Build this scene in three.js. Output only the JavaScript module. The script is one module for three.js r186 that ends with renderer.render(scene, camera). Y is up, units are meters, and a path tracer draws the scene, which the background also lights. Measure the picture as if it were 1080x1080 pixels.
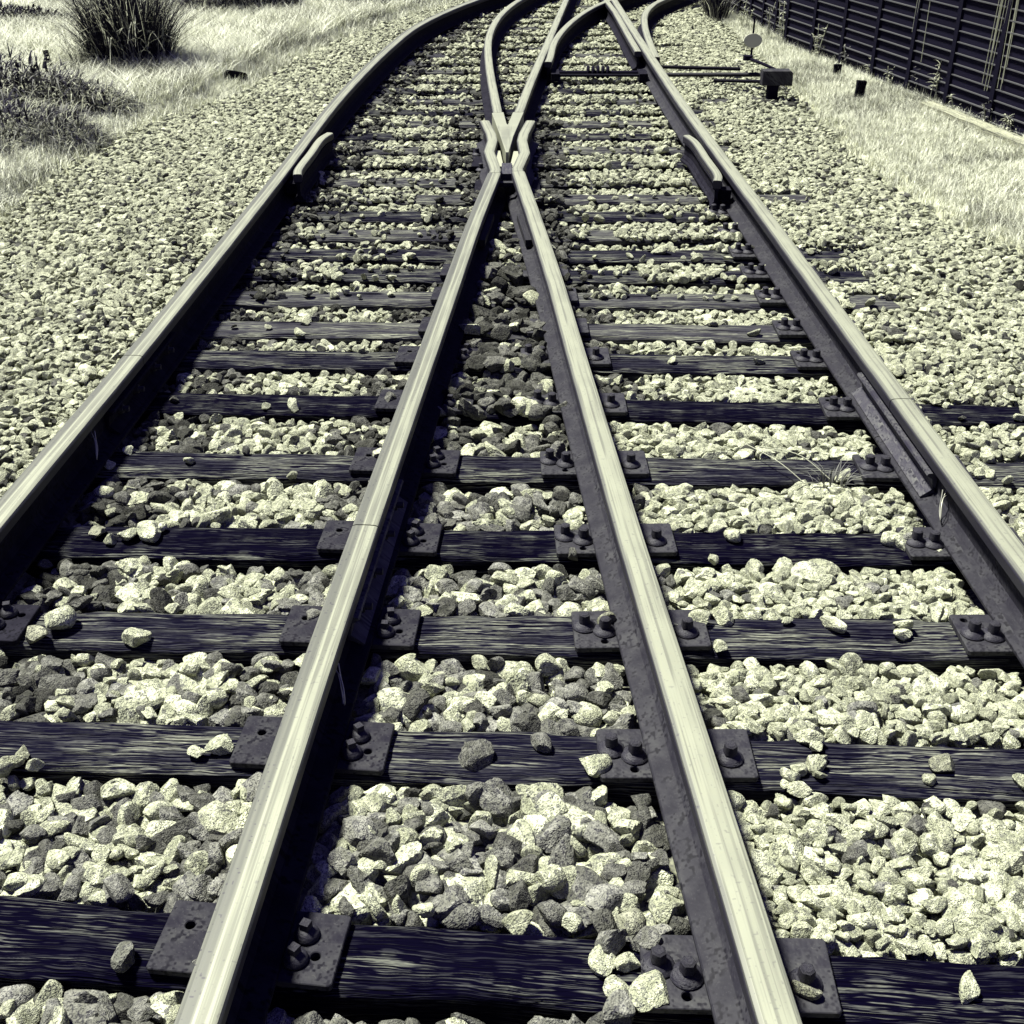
import * as THREE from 'three';
import { mergeGeometries, mergeVertices, toCreasedNormals } from 'three/addons/utils/BufferGeometryUtils.js';

// ---------------------------------------------------------------- camera, sky, sun, exposure
const scene = new THREE.Scene();
const camera = new THREE.PerspectiveCamera(46.397, 1, 0.05, 600);
camera.position.set(0, 1.52, 0);
camera.rotation.x = -30.0865 * Math.PI / 180;

const renderer = new THREE.WebGLRenderer({ antialias: true });
renderer.toneMapping = THREE.LinearToneMapping;
renderer.toneMappingExposure = 2.9;
renderer.shadowMap.enabled = true;

{ // one clear sky: deep indigo overhead, a little paler towards the horizon all the way round
  const W = 64, H = 32, d = new Float32Array(W * H * 4);
  for (let j = 0; j < H; j++) for (let i = 0; i < W; i++) {
    const el = Math.max(0, ((j + 0.5) / H - 0.5) * 2), k = Math.pow(1 - el, 3);
    const o = (j * W + i) * 4;
    d[o] = 0.012 + 0.08 * k; d[o + 1] = 0.010 + 0.08 * k; d[o + 2] = 0.105 + 0.08 * k; d[o + 3] = 1;
  }
  const sky = new THREE.DataTexture(d, W, H, THREE.RGBAFormat, THREE.FloatType);
  sky.mapping = THREE.EquirectangularReflectionMapping;
  sky.magFilter = THREE.LinearFilter; sky.minFilter = THREE.LinearFilter; sky.needsUpdate = true;
  scene.background = sky; scene.environment = sky;
}
const sun = new THREE.DirectionalLight(new THREE.Color().setRGB(1, 1, 0.86), 5);
sun.position.set(-8, 18.5, -10.5); sun.target.position.set(0, 0, -6);
sun.castShadow = true; sun.shadow.radius = 13; sun.shadow.mapSize.set(4096, 4096);
Object.assign(sun.shadow.camera, { left: -12, right: 12, top: 14, bottom: -14, near: 1, far: 60 });
scene.add(sun, sun.target);

// ---------------------------------------------------------------- helpers
function rng(seed) { let a = seed >>> 0; return () => { a = (a + 0x6D2B79F5) | 0; let t = Math.imul(a ^ (a >>> 15), 1 | a); t = (t + Math.imul(t ^ (t >>> 7), 61 | t)) ^ t; return ((t ^ (t >>> 14)) >>> 0) / 4294967296; }; }
function hash(x, y, s = 0) { let h = Math.imul(x | 0, 374761393) + Math.imul(y | 0, 668265263) + Math.imul(s | 0, 1274126177); h = Math.imul(h ^ (h >>> 13), 1274126177); return ((h ^ (h >>> 16)) >>> 0) / 4294967296; }
function vn(x, y, s = 0, px = 0, py = 0) { // value noise, optionally periodic
  const xi = Math.floor(x), yi = Math.floor(y), fx = x - xi, fy = y - yi, u = fx * fx * (3 - 2 * fx), v = fy * fy * (3 - 2 * fy);
  const wx = i => px ? ((i % px) + px) % px : i, wy = i => py ? ((i % py) + py) % py : i;
  const a = hash(wx(xi), wy(yi), s), b = hash(wx(xi + 1), wy(yi), s), c = hash(wx(xi), wy(yi + 1), s), e = hash(wx(xi + 1), wy(yi + 1), s);
  return a + (b - a) * u + (c - a) * v + (a - b - c + e) * u * v;
}
function n3(x, y, z, s) { const zi = Math.floor(z), f = z - zi; return lerp(vn(x, y, s + zi * 17), vn(x, y, s + zi * 17 + 17), f * f * (3 - 2 * f)); }
function fbm(x, y, s = 0) { return (vn(x, y, s) * 4 + vn(x * 2.1, y * 2.1, s + 1) * 2 + vn(x * 4.3, y * 4.3, s + 2)) / 7; }
const clamp = (v, a = 0, b = 1) => Math.min(b, Math.max(a, v)), lerp = (a, b, t) => a + (b - a) * t;
const sst = (a, b, x) => { const t = clamp((x - a) / (b - a)); return t * t * (3 - 2 * t); };
const lin = (r, g, b) => new THREE.Color().setRGB(r, g, b);
function along(pts, z) { // x of a polyline (given as [x, z] with falling z) at z
  if (z >= pts[0][1]) return pts[0][0];
  for (let i = 1; i < pts.length; i++) if (z >= pts[i][1]) { const t = (z - pts[i - 1][1]) / (pts[i][1] - pts[i - 1][1]); return lerp(pts[i - 1][0], pts[i][0], t); }
  return pts[pts.length - 1][0];
}
const taken = {};
function numbered(n) { const k = taken[n] = (taken[n] ?? -1) + 1; return k ? `${n}_${String(k).padStart(3, '0')}` : n; }
function sh(o) { o.castShadow = true; o.receiveShadow = true; return o; }
function thing(name, label, category, pos = [0, 0, 0], group) {
  const g = new THREE.Group(); g.name = numbered(name); g.position.set(...pos);
  g.userData = { label, category }; if (group) g.userData.group = group;
  scene.add(g); return g;
}
function part(name, geo, mat, parent, pos, ry) {
  const m = sh(new THREE.Mesh(geo, mat)); m.name = name; if (pos) m.position.set(...pos); if (ry) m.rotation.y = ry; parent.add(m); return m;
}
function single(name, geo, mat, label, category, group) {
  const m = sh(new THREE.Mesh(geo, mat)); m.name = numbered(name); m.userData = { label, category }; if (group) m.userData.group = group; scene.add(m); return m;
}
function structure(name, geo, mat, label) { const m = sh(new THREE.Mesh(geo, mat)); m.name = name; m.userData = { kind: 'structure', label }; scene.add(m); return m; }
function texture(w, h, f, srgb = true) {
  const d = new Uint8Array(w * h * 4);
  for (let y = 0; y < h; y++) for (let x = 0; x < w; x++) { const c = f(x, y), o = (y * w + x) * 4; d[o] = clamp(c[0], 0, 255); d[o + 1] = clamp(c[1], 0, 255); d[o + 2] = clamp(c[2], 0, 255); d[o + 3] = 255; }
  const t = new THREE.DataTexture(d, w, h, THREE.RGBAFormat);
  t.wrapS = t.wrapT = THREE.RepeatWrapping; t.magFilter = THREE.LinearFilter; t.minFilter = THREE.LinearMipmapLinearFilter; t.generateMipmaps = true;
  if (srgb) t.colorSpace = THREE.SRGBColorSpace; t.needsUpdate = true; return t;
}
const mix3 = (a, b, t) => [lerp(a[0], b[0], t), lerp(a[1], b[1], t), lerp(a[2], b[2], t)];
function tube(pts, r, seg = 24, rad = 6) { return new THREE.TubeGeometry(new THREE.CatmullRomCurve3(pts.map(p => new THREE.Vector3(...p))), seg, r, rad); }
function boxAt(w, h, d, x, y, z, ry = 0) { const g = new THREE.BoxGeometry(w, h, d); g.rotateY(ry); g.translate(x, y, z); return g; }

// ---------------------------------------------------------------- materials
const graniteTex = texture(256, 256, (x, y) => {
  const big = fbm(x / 40, y / 40, 3), n = vn(x / 3, y / 3, 7), n2 = vn(x / 7, y / 7, 9), n3 = vn(x / 1.5, y / 1.5, 12), blot = vn(x / 18, y / 18, 15);
  let c = mix3([168, 170, 156], [248, 249, 234], clamp(big * 1.6 - 0.2));
  c = mix3(c, [92, 92, 100], sst(0.64, 0.84, n) * 0.6);
  c = mix3(c, [40, 38, 62], sst(0.66, 0.82, n2) * sst(0.3, 0.6, n3) * 0.7);
  return mix3(c, [120, 120, 124], sst(0.6, 0.85, blot) * 0.6 * sst(0.2, 0.6, n));
});
const graniteBump = texture(256, 256, (x, y) => { const v = 255 * (0.5 * vn(x / 3, y / 3, 21) + 0.5 * vn(x / 9, y / 9, 22)); return [v, v, v]; }, false);
function stoneMat(r, g, b) { return new THREE.MeshPhysicalMaterial({ specularIntensity: 0.15, color: lin(r, g, b), map: graniteTex, bumpMap: graniteBump, bumpScale: 0.0035, roughness: 0.95 }); }
const gravelMat = stoneMat(1, 1, 1);

function woodTexture(seed, dark, pale, amount) { // weathered grain: fine wavy pale fibres between dark furrows
  const W = 1024, H = 512, hgt = new Float32Array(W * H);
  const col = texture(W, H, (x, y) => {
    const wv = y + 16 * (vn(x / 128, y / 64, seed, 8, 8) - 0.5) + 6 * (vn(x / 32, y / 32, seed + 1, 32, 16) - 0.5);
    const s1 = vn(x / 64, wv / 3.2, seed + 2, 16, 160), s2 = vn(x / 32, wv / 2.2, seed + 3, 32), s3 = vn(x / 128, wv / 40, seed + 4, 8), s4 = vn(x / 8, wv / 2, seed + 6, 128, 256), s5 = vn(x / 256, wv / 6, seed + 7, 4);
    hgt[y * W + x] = 0.4 * s1 + 0.3 * s2 + 0.3 * s5;
    const fibre = Math.max(sst(0.72 - amount, 0.92 - amount, s1), 0.8 * sst(0.70 - amount, 0.9 - amount, s2)) * (0.35 + 0.65 * sst(0.2, 0.7, s3)) * (0.6 + 0.4 * s4);
    const furrow = sst(0.24, 0.16, s5);
    return mix3(mix3(dark, pale, fibre), [2, 1, 12], furrow * 0.9);
  });
  const bump = texture(W, H, (x, y) => { const v = 255 * hgt[y * W + x]; return [v, v, v]; }, false);
  return [col, bump];
}
const woodMats = [[11, [3, 2, 15], [92, 94, 86], 0.075], [31, [10, 9, 23], [118, 120, 107], 0.18], [51, [40, 39, 48], [128, 130, 115], 0.19]].map(([s, a, b, k]) => {
  const [m, bp] = woodTexture(s, a, b, k);
  return new THREE.MeshPhysicalMaterial({ specularIntensity: 0.03, map: m, bumpMap: bp, bumpScale: 0.008, roughness: 0.95 });
});
const headTex = n => texture(128, 1024, (x, y) => { // u goes round the head (top face 0.20 to 0.55), v along it: rusty sides, dull rim, worn running band, fine lengthwise scratches
  const u = x / 128, sc = vn(u * 90, y / 170, n, 0, 6) * 0.5 + vn(u * 40, y / 512, n + 1, 0, 2) * 0.5, sp = vn(x / 3, y / 5, n + 2), big = vn(u * 5, y / 64, n + 3, 0, 16), wob = 0.012 * (big - 0.5);
  const band = n === 1 ? sst(0.315, 0.345, u + wob) * (1 - sst(0.53, 0.56, u + wob)) : sst(0.225, 0.25, u + wob) * (1 - sst(0.545, 0.57, u + wob));
  const top = sst(0.17, 0.20, u + wob) * (1 - sst(0.555, 0.58, u + wob));
  let c = mix3([24, 22, 36], [74, 75, 70], top);
  c = mix3(c, [131, 133, 117], band);
  c = mix3(c, [92, 93, 84], top * (0.7 * sst(0.42, 0.75, sc) + 0.18 * big));
  return mix3(c, [40, 37, 48], sst(0.86, 0.95, sp) * (1 - 0.75 * band) * 0.8);
});
const headMats = [1, 7].map(n => new THREE.MeshPhysicalMaterial({ map: headTex(n), roughness: 0.55, metalness: 0.25 }));
const rustTex = texture(256, 256, (x, y) => {
  const a = fbm(x / 32, y / 32, 61), b = vn(x / 5, y / 5, 62), e = vn(x / 2, y / 2, 63);
  let c = mix3([38, 36, 50], [78, 78, 82], clamp(a * 1.6 - 0.35));
  c = mix3(c, [12, 10, 24], sst(0.55, 0.85, b) * sst(0.35, 0.7, a) * 0.8); return mix3(c, [104, 104, 102], sst(0.88, 0.97, e) * 0.5);
});
const rustBump = texture(256, 256, (x, y) => { const v = 255 * (0.5 * vn(x / 4, y / 4, 66) + 0.5 * vn(x / 14, y / 14, 67)); return [v, v, v]; }, false);
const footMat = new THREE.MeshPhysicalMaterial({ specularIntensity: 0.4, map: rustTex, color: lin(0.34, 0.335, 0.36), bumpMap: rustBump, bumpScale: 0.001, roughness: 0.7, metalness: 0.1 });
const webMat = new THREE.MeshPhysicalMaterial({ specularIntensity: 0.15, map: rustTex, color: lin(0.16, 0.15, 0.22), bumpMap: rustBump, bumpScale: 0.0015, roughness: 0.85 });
const oilShadeMat = new THREE.MeshPhysicalMaterial({ specularIntensity: 0.15, map: rustTex, color: lin(0.16, 0.15, 0.22), bumpMap: rustBump, bumpScale: 0.001, roughness: 0.8 });  // oily steel; left rails and plates carry their shaded look in this colour
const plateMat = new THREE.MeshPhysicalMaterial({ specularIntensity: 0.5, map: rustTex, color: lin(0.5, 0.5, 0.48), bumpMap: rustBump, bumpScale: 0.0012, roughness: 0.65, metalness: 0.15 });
const boltMat = new THREE.MeshPhysicalMaterial({ specularIntensity: 0.5, map: rustTex, color: lin(0.5, 0.49, 0.52), bumpMap: rustBump, bumpScale: 0.0008, roughness: 0.6, metalness: 0.2 });
const fillMat = new THREE.MeshPhysicalMaterial({ specularIntensity: 0.4, color: lin(0.24, 0.245, 0.19), bumpMap: rustBump, bumpScale: 0.001, roughness: 0.6 });
const fishMat = new THREE.MeshPhysicalMaterial({ specularIntensity: 0.5, map: rustTex, color: lin(0.95, 0.95, 0.88), bumpMap: rustBump, bumpScale: 0.0012, roughness: 0.6, metalness: 0.2 });
const wireMat = new THREE.MeshPhysicalMaterial({ specularIntensity: 0.5, color: lin(0.35, 0.35, 0.3), roughness: 0.4, metalness: 0.4 });
const blackMat = new THREE.MeshPhysicalMaterial({ specularIntensity: 0.15, color: lin(0.003, 0.002, 0.009), roughness: 0.9 });

// ---------------------------------------------------------------- where the rails run ([x, z] in metres, rail top at y = 0)
const PATH = {
  left: [[-1.42, -0.2], [-1.30, -2.62], [-1.241, -3.75], [-1.16, -5.8], [-1.095, -7.88], [-0.941, -9.91], [-0.793, -11.02], [-0.395, -12.51], [0.3, -14.2], [1.5, -16]],
  crossL: [[-0.53, -0.2], [-0.463, -1.134], [-0.411, -1.93], [-0.366, -2.56], [-0.273, -3.77], [-0.229, -4.34], [-0.165, -5.167], [-0.088, -6.0]],
  crossR: [[0.46, -0.2], [0.393, -1.134], [0.334, -1.93], [0.289, -2.53], [0.205, -3.77], [0.168, -4.34], [0.104, -5.167], [0.031, -6.03]],
  right: [[1.262, -0.2], [1.224, -1.994], [1.196, -2.88], [1.178, -3.5], [1.154, -4.34], [1.132, -5.167], [1.09, -6.5], [1.057, -7.7], [1.042, -8.6], [1.03, -9.5], [1.016, -10.6], [0.999, -12.58], [0.985, -15]],
  veeL: [[-0.085, -7.40], [-0.1, -7.675], [-0.167, -9.085], [-0.189, -10.146], [-0.162, -10.924], [-0.087, -11.721], [0.062, -12.583], [0.38, -13.8], [0.95, -15.5]],
  veeR: [[0.040, -7.42], [0.106, -8.191], [0.181, -8.996], [0.284, -10.051], [0.414, -11.43], [0.524, -12.583], [0.75, -15]],
  bladeL: [[0.262, -9.15], [0.281, -9.352], [0.335, -10.051], [0.446, -10.8], [0.627, -11.634], [0.822, -12.278], [1.02, -12.75], [1.5, -13.7]],
  stockR: [[1.068, -9.35], [1.085, -9.927], [1.135, -10.924], [1.22, -11.721], [1.346, -12.278], [1.452, -12.583], [2.0, -13.8], [2.9, -15.2]],
};
const SAMP = {};
for (const k in PATH) SAMP[k] = new THREE.CatmullRomCurve3(PATH[k].map(([x, z]) => new THREE.Vector3(x, 0, z)), false, 'centripetal').getPoints(140).map(p => [p.x, p.z]);
const railX = (k, z) => along(SAMP[k], z);
function inRange(k, z) { const s = SAMP[k]; return z <= s[0][1] && z >= s[s.length - 1][1]; }
const railSpan = { wingL: [[-0.088, -6.0], [-0.123, -6.45], [-0.153, -7.17]], wingR: [[0.031, -6.03], [0.065, -6.42], [0.1, -7.17]], vee: [[-0.03, -6.43], [-0.05, -7.4]], vee2: [[-0.01, -6.43], [0.04, -7.4]] };

// sleepers: [z at x = +1, z at x = -1, left end, right end, wood]
const SLEEPERS = [
  [-1.376, -1.53, -1.85, 1.70, 0], [-1.938, -2.022, -1.80, 1.62, 1], [-2.39, -2.428, -1.86, 1.66, 1], [-2.802, -2.838, -1.80, 1.60, 0], [-3.232, -3.283, -1.78, 1.64, 1],
  [-3.645, -3.72, -1.76, 1.72, 0], [-4.05, -4.10, -1.74, 1.55, 1], [-4.352, -4.392, -1.72, 1.50, 2], [-4.695, -4.735, -1.70, 1.54, 2], [-4.993, -5.03, -1.70, 1.50, 1],
  [-5.27, -5.30, -1.68, 1.66, 1], [-5.575, -5.595, -1.66, 1.52, 2], [-5.89, -5.90, -1.66, 1.5, 1], [-6.20, -6.20, -1.62, 1.52, 2], [-6.53, -6.53, -1.6, 1.5, 2], [-6.9, -6.9, -1.6, 1.5, 1],
  [-7.25, -7.25, -1.55, 1.48, 2], [-7.6, -7.6, -1.55, 1.5, 1], [-7.95, -7.95, -1.5, 1.5, 2], [-8.3, -8.3, -1.5, 1.5, 1], [-8.65, -8.65, -1.46, 1.5, 2], [-9.03, -9.03, -1.4, 1.75, 1], [-9.4, -9.4, -1.4, 1.5, 2],
];
for (let z = -9.78; z > -13.6; z -= 0.37) SLEEPERS.push([z, z, railX('left', z) - 0.42, railX('right', z) + 0.42, 2]);
const SW = 0.172, STOP = -0.155;   // sleeper width, height of its top face
function sleeperAt(x, z, grow = 0) {
  for (let i = 0; i < SLEEPERS.length; i++) {
    const [zr, zl, x0, x1] = SLEEPERS[i];
    const back = lerp(zl, zr, (x + 1) / 2);            // the far edge
    if (z > back - grow && z < back + SW + grow && x > x0 - grow && x < x1 + grow) return i;
  }
  return -1;
}

// ---------------------------------------------------------------- ground, verges
const EDGE_L = [[-2.62, 0], [-2.55, -5.7], [-2.6, -6.8], [-2.42, -8.05], [-1.98, -8.8], [-1.70, -10.6], [-1.06, -12.47], [-0.2, -14.5], [0.6, -16]];
const EDGE_R = [[2.45, 0], [2.36, -5.36], [2.16, -5.8], [2.07, -6.7], [2.03, -8.2], [2.1, -9.4], [2.08, -12.8], [2.3, -16]];
function ballastTop(x, z) {
  const xl = railX('left', z), xr = railX('right', z);
  const n = 0.020 * (fbm(x * 4, z * 4, 70) - 0.5) + 0.018 * (vn(x * 1.3, z * 1.3, 75) - 0.5);
  if (x < xl) { const d = xl - x; return -0.128 + 0.012 * sst(0, 0.25, d) - 0.07 * sst(0.35, 1.3, d) + n; }
  if (x > xr) { const d = x - xr; return lerp(-0.160, -0.148, sst(-4, -5.5, z) ) + 0.01 * sst(0.1, 0.3, d) - 0.04 * sst(0.45, 1.1, d) + n; }
  const near = sst(-5.2, -3.2, z);
  return lerp(-0.170, -0.168, near) + n * 0.8;
}
{
  const strawTex = texture(512, 512, (x, y) => {
    const a = vn(x / 64, y / 64, 81, 8, 8), b = vn(x / 8, y / 8, 82, 64, 64), e = vn(x / 2, y / 3, 83);
    return mix3(mix3([126, 127, 108], [168, 170, 146], a * 0.6 + b * 0.4), [54, 52, 52], sst(0.72, 0.9, e) * 0.7);
  });
  strawTex.repeat.set(400, 400);
  const g = new THREE.PlaneGeometry(800, 800, 1, 1); g.rotateX(-Math.PI / 2); g.translate(0, -0.26, -100);
  structure('ground', g, new THREE.MeshPhysicalMaterial({ specularIntensity: 0.15, map: strawTex, roughness: 1 }), 'pale straw coloured ground beyond the railway');
  // verge sheets with a gentle uneven surface, left and right of the ballast
  const vt = strawTex.clone(); vt.repeat.set(1, 1); vt.needsUpdate = true;
  const vm = new THREE.MeshPhysicalMaterial({ specularIntensity: 0.15, map: vt, roughness: 1 });
  for (const [name, sx, edge, far] of [['verge_left', -1, EDGE_L, 14], ['verge_right', 1, EDGE_R, 12]]) {
    const pos = [], uv = [], idx = [], NU = 60, NV = 90;
    for (let j = 0; j <= NV; j++) for (let i = 0; i <= NU; i++) {
      const z = 1 - 29 * j / NV, t = Math.pow(i / NU, 2), x = along(edge, Math.max(z, -16)) - sx * 0.35 + sx * far * t + (z < -16 ? 0.42 * (-16 - z) * (sx < 0 ? 1 : 0.5) : 0);
      const d = Math.abs(x - (along(edge, Math.max(z, -16)) - sx * 0.35));
      pos.push(x, -0.225 + 0.03 * sst(0.2, 0.8, d) + 0.04 * (fbm(x * 1.7, z * 1.7, 90) - 0.5) + 0.012 * (vn(x * 9, z * 9, 94) - 0.5), z); uv.push(x / 0.9, z / 0.9);
    }
    for (let j = 0; j < NV; j++) for (let i = 0; i < NU; i++) { const a = j * (NU + 1) + i, b = a + 1, c = a + NU + 1, d = c + 1; if (sx > 0) idx.push(a, b, c, b, d, c); else idx.push(a, c, b, b, c, d); }
    const g2 = new THREE.BufferGeometry(); g2.setAttribute('position', new THREE.Float32BufferAttribute(pos, 3)); g2.setAttribute('uv', new THREE.Float32BufferAttribute(uv, 2)); g2.setIndex(idx); g2.computeVertexNormals();
    structure(name, g2, vm, sx < 0 ? 'uneven straw verge left of the ballast' : 'uneven straw verge between ballast and dark wall');
  }
}

// ---------------------------------------------------------------- ballast: bed, the largest stones one by one, the rest as gravel
function makeStone(seed, detail) {
  const r = rng(seed), planes = [], n = 6 + Math.floor(r() * 6);
  for (let i = 0; i < n; i++) { const u = r() * 2 - 1, a = r() * 6.283, q = Math.sqrt(1 - u * u); planes.push([q * Math.cos(a), u, q * Math.sin(a), 0.46 + 0.5 * r()]); }
  const us = 0.14 + 0.2 * r(), sx = 0.85 + 0.55 * r(), sy = 0.62 + 0.3 * r(), sz = 0.8 + 0.35 * r();
  let g = new THREE.IcosahedronGeometry(1, detail); g.deleteAttribute('uv'); g.deleteAttribute('normal'); g = mergeVertices(g, 1e-4);
  const p = g.attributes.position, uv = [], v = new THREE.Vector3();
  for (let i = 0; i < p.count; i++) {
    v.fromBufferAttribute(p, i).normalize();
    let s = 0; // smooth minimum over the cutting planes
    for (const [a, b, c, d] of planes) { const dot = a * v.x + b * v.y + c * v.z; if (dot > 0.05) s += Math.pow(dot / d, 140); }
    s += Math.pow(1 / 1.2, 140);
    let R = Math.pow(s, -1 / 140);
    R *= 1 + 0.045 * (n3(v.x * 3, v.y * 3, v.z * 3, seed) - 0.5) + (detail > 3 ? 0.024 * (n3(v.x * 8, v.y * 8, v.z * 8, seed + 1) - 0.5) : 0);
    v.multiplyScalar(R); v.set(v.x * sx, v.y * sy, v.z * sz); p.setXYZ(i, v.x, v.y, v.z);
  }
  g = toCreasedNormals(g.toNonIndexed(), 0.30);
  const q = g.attributes.position, A = new THREE.Vector3(), B = new THREE.Vector3(), D = new THREE.Vector3();
  for (let i = 0; i < q.count; i += 3) { // each face is mapped along the axis it faces most
    A.fromBufferAttribute(q, i); B.fromBufferAttribute(q, i + 1).sub(A); D.fromBufferAttribute(q, i + 2).sub(A); B.cross(D);
    const ax = Math.abs(B.x) > Math.abs(B.y) ? (Math.abs(B.x) > Math.abs(B.z) ? 0 : 2) : (Math.abs(B.y) > Math.abs(B.z) ? 1 : 2);
    for (let k = 0; k < 3; k++) { const c = [q.getX(i + k), q.getY(i + k), q.getZ(i + k)]; c.splice(ax, 1); uv.push(c[0] * us + seed * 0.13 + ax * 0.31, c[1] * us + seed * 0.07 + ax * 0.17); }
  }
  g.setAttribute('uv', new THREE.Float32BufferAttribute(uv, 2)); return g;
}
const STONES = [], PEBBLES = [];
for (let i = 0; i < 20; i++) { STONES.push(makeStone(100 + i * 7, 6)); PEBBLES.push(makeStone(100 + i * 7, 3)); }
// chance of a dark stone: oily patches, with shade beside the rails put in (blotchy, not a fade)
function stainAndShade(x, z) {
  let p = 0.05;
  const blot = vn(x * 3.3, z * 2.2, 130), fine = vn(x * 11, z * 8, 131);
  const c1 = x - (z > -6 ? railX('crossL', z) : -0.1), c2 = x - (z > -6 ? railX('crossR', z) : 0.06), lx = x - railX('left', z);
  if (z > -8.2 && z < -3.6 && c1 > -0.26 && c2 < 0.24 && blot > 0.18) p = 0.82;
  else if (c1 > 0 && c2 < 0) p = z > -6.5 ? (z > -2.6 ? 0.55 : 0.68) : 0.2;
  else if (Math.abs(c1) < 0.22 && z > -9 && fine > 0.25) p = 0.75;  // oily staining plus the occlusion shade beside this rail
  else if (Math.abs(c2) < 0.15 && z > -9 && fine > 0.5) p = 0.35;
  else if (lx > 0 && lx < 0.30 && fine > 0.2) p = 0.8;  // left rail's shadow put into the stone colour, with oily staining
  else if (lx > 0 && c1 < 0) p = z > -2.6 ? 0.32 : 0.14;  // more dark stones in the near left track
  if (Math.abs(x - 1.95) < 0.28 && Math.abs(z + 8.55) < 0.2) p = 0.6;  // lever stand's shadow and weeds put in as dark stones
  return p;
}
const ballast = new THREE.Group(); ballast.name = 'ballast'; ballast.userData = { kind: 'structure', label: 'bed of pale crushed stone under the tracks' }; scene.add(ballast);
{
  // bed
  const pos = [], uv = [], idx = [], NU = 110, NV = 200;
  for (let j = 0; j <= NV; j++) for (let i = 0; i <= NU; i++) {
    const z = -0.1 - 15.9 * j / NV, x0 = along(EDGE_L, z) - 0.1, x1 = along(EDGE_R, z) + 0.1, x = lerp(x0, x1, i / NU);
    const e = Math.min(x - x0, x1 - x);
    pos.push(x, Math.min(ballastTop(x, z) - 0.045, -0.17) - 0.06 * (1 - sst(0, 0.15, e)) - (sleeperAt(x, z, 0.04) >= 0 ? 0.035 : 0), z); uv.push(x / 0.5, z / 0.5);
  }
  for (let j = 0; j < NV; j++) for (let i = 0; i < NU; i++) { const a = j * (NU + 1) + i, b = a + 1, c = a + NU + 1, d = c + 1; idx.push(a, b, c, b, d, c); }
  const g = new THREE.BufferGeometry(); g.setAttribute('position', new THREE.Float32BufferAttribute(pos, 3)); g.setAttribute('uv', new THREE.Float32BufferAttribute(uv, 2)); g.setIndex(idx); g.computeVertexNormals();
  part('bed', g, new THREE.MeshPhysicalMaterial({ specularIntensity: 0.15, map: graniteTex, color: lin(0.30, 0.30, 0.26), roughness: 1, bumpMap: graniteBump, bumpScale: 0.004 }), ballast);

  const R = rng(4242), list = [];
  const RAILS = Object.keys(SAMP);
  function blocked(x, z, r, y) { // the rail itself keeps stones off its foot and web
    for (const k of RAILS) if (inRange(k, z)) { const d = Math.abs(x - railX(k, z)); if (d < 0.05 + r * 0.55) return !(k === 'left' && x < railX(k, z) && d > 0.036 + r * 0.8); }
    if (z < -5.9 && z > -7.6) { const l = along(railSpan.wingL, z) - 0.045, q = along(railSpan.wingR, z) + 0.045; if (x > l - r * 0.6 && x < q + r * 0.6) return true; }
    return false;
  }
  const pitch = 0.0275;
  for (let layer = 0; layer < 2; layer++) for (let z = -0.75; z > -15.6; z -= pitch * 0.87) {
    if (layer && z < -8.5) break;
    const d = -z, half = 0.95 + 0.50 * d;
    const x0 = Math.max(-half, along(EDGE_L, z) - 0.15), x1 = Math.min(half, along(EDGE_R, z) + 0.15);
    for (let x = x0; x < x1; x += pitch) {
      const px = x + (R() - 0.5) * pitch * 0.95, pz = z + (R() - 0.5) * pitch * 0.95, u = R(), u2 = R(), u3 = R(), u4 = R(), u5 = R();
      const inside = px > railX('left', pz) && px < railX('right', pz), centre = pz > -6 && px > railX('crossL', pz) && px < railX('crossR', pz);
      const leftTrack = inside && !centre && px < 0;
      let r = 0.0125 + 0.0125 * Math.pow(u, 2.4) + (u2 > 0.95 ? 0.010 : 0);
      if (centre) r *= 1.42; else if (leftTrack && pz > -3.2) r *= 1.25; else if (inside && pz > -3.5) r *= 1.05;
      if (!inside) r *= 0.88; else if (!centre) r *= lerp(1, 0.84, sst(-3.5, -6, pz));
      if (layer) r *= 1.1;
      const keep = centre ? 0.52 : leftTrack && pz > -3.2 ? 0.68 : 0.97; if (u3 > keep) continue;
      const eL = px - along(EDGE_L, pz), eR = along(EDGE_R, pz) - px; if (Math.min(eL, eR) < 0.15 * u4) continue;
      let y = ballastTop(px, pz) - (layer ? 0.034 : 0.006) - r * 0.3 + (u5 - 0.5) * 0.016;
      const s = sleeperAt(px, pz, 0.012);
      if (s >= 0) {
        if (layer) continue;
        let cover;
        const out = px > railX('right', pz) || px < railX('left', pz), pat = vn(px * 5, pz * 2.2, 140 + s);
        if (px < railX('left', pz)) cover = 1;
        else if (px > railX('right', pz)) cover = pat > 0.42 ? 0.95 : 0.05;
        else if (centre && pz < -3.35) cover = pz > -3.75 ? 0.75 : 0.97;
        else cover = pz > -4.6 ? (pat > 0.9 ? 0.3 : 0.012) : pat > lerp(0.74, pz < -9 ? 0.34 : 0.46, sst(-4.6, -7, pz)) ? 0.9 : 0.10;
        if (u4 > cover) continue;
        if (!out || cover < 0.5) y = Math.max(y, STOP + r * 0.45); else y = Math.max(y, STOP + r * 0.25);
      }
      if (blocked(px, pz, r, y)) continue;
      const dark = R() < stainAndShade(px, pz);
      const nearTone = pz > -3.3 && !(px < railX('left', pz) + 0.3), tone = dark ? (nearTone ? 0.22 + 0.50 * R() : 0.10 + 0.34 * R()) : 0.64 + 0.44 * R();
      list.push({ x: px, y, z: pz, r, tone, dark, layer, v: Math.floor(R() * STONES.length), a: R() * 6.283, b: (R() - 0.5) * 1.3, c: (R() - 0.5) * 1.3, s: R() });
    }
  }
  const ct = Math.cos(camera.rotation.x), st = Math.sin(-camera.rotation.x);
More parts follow.
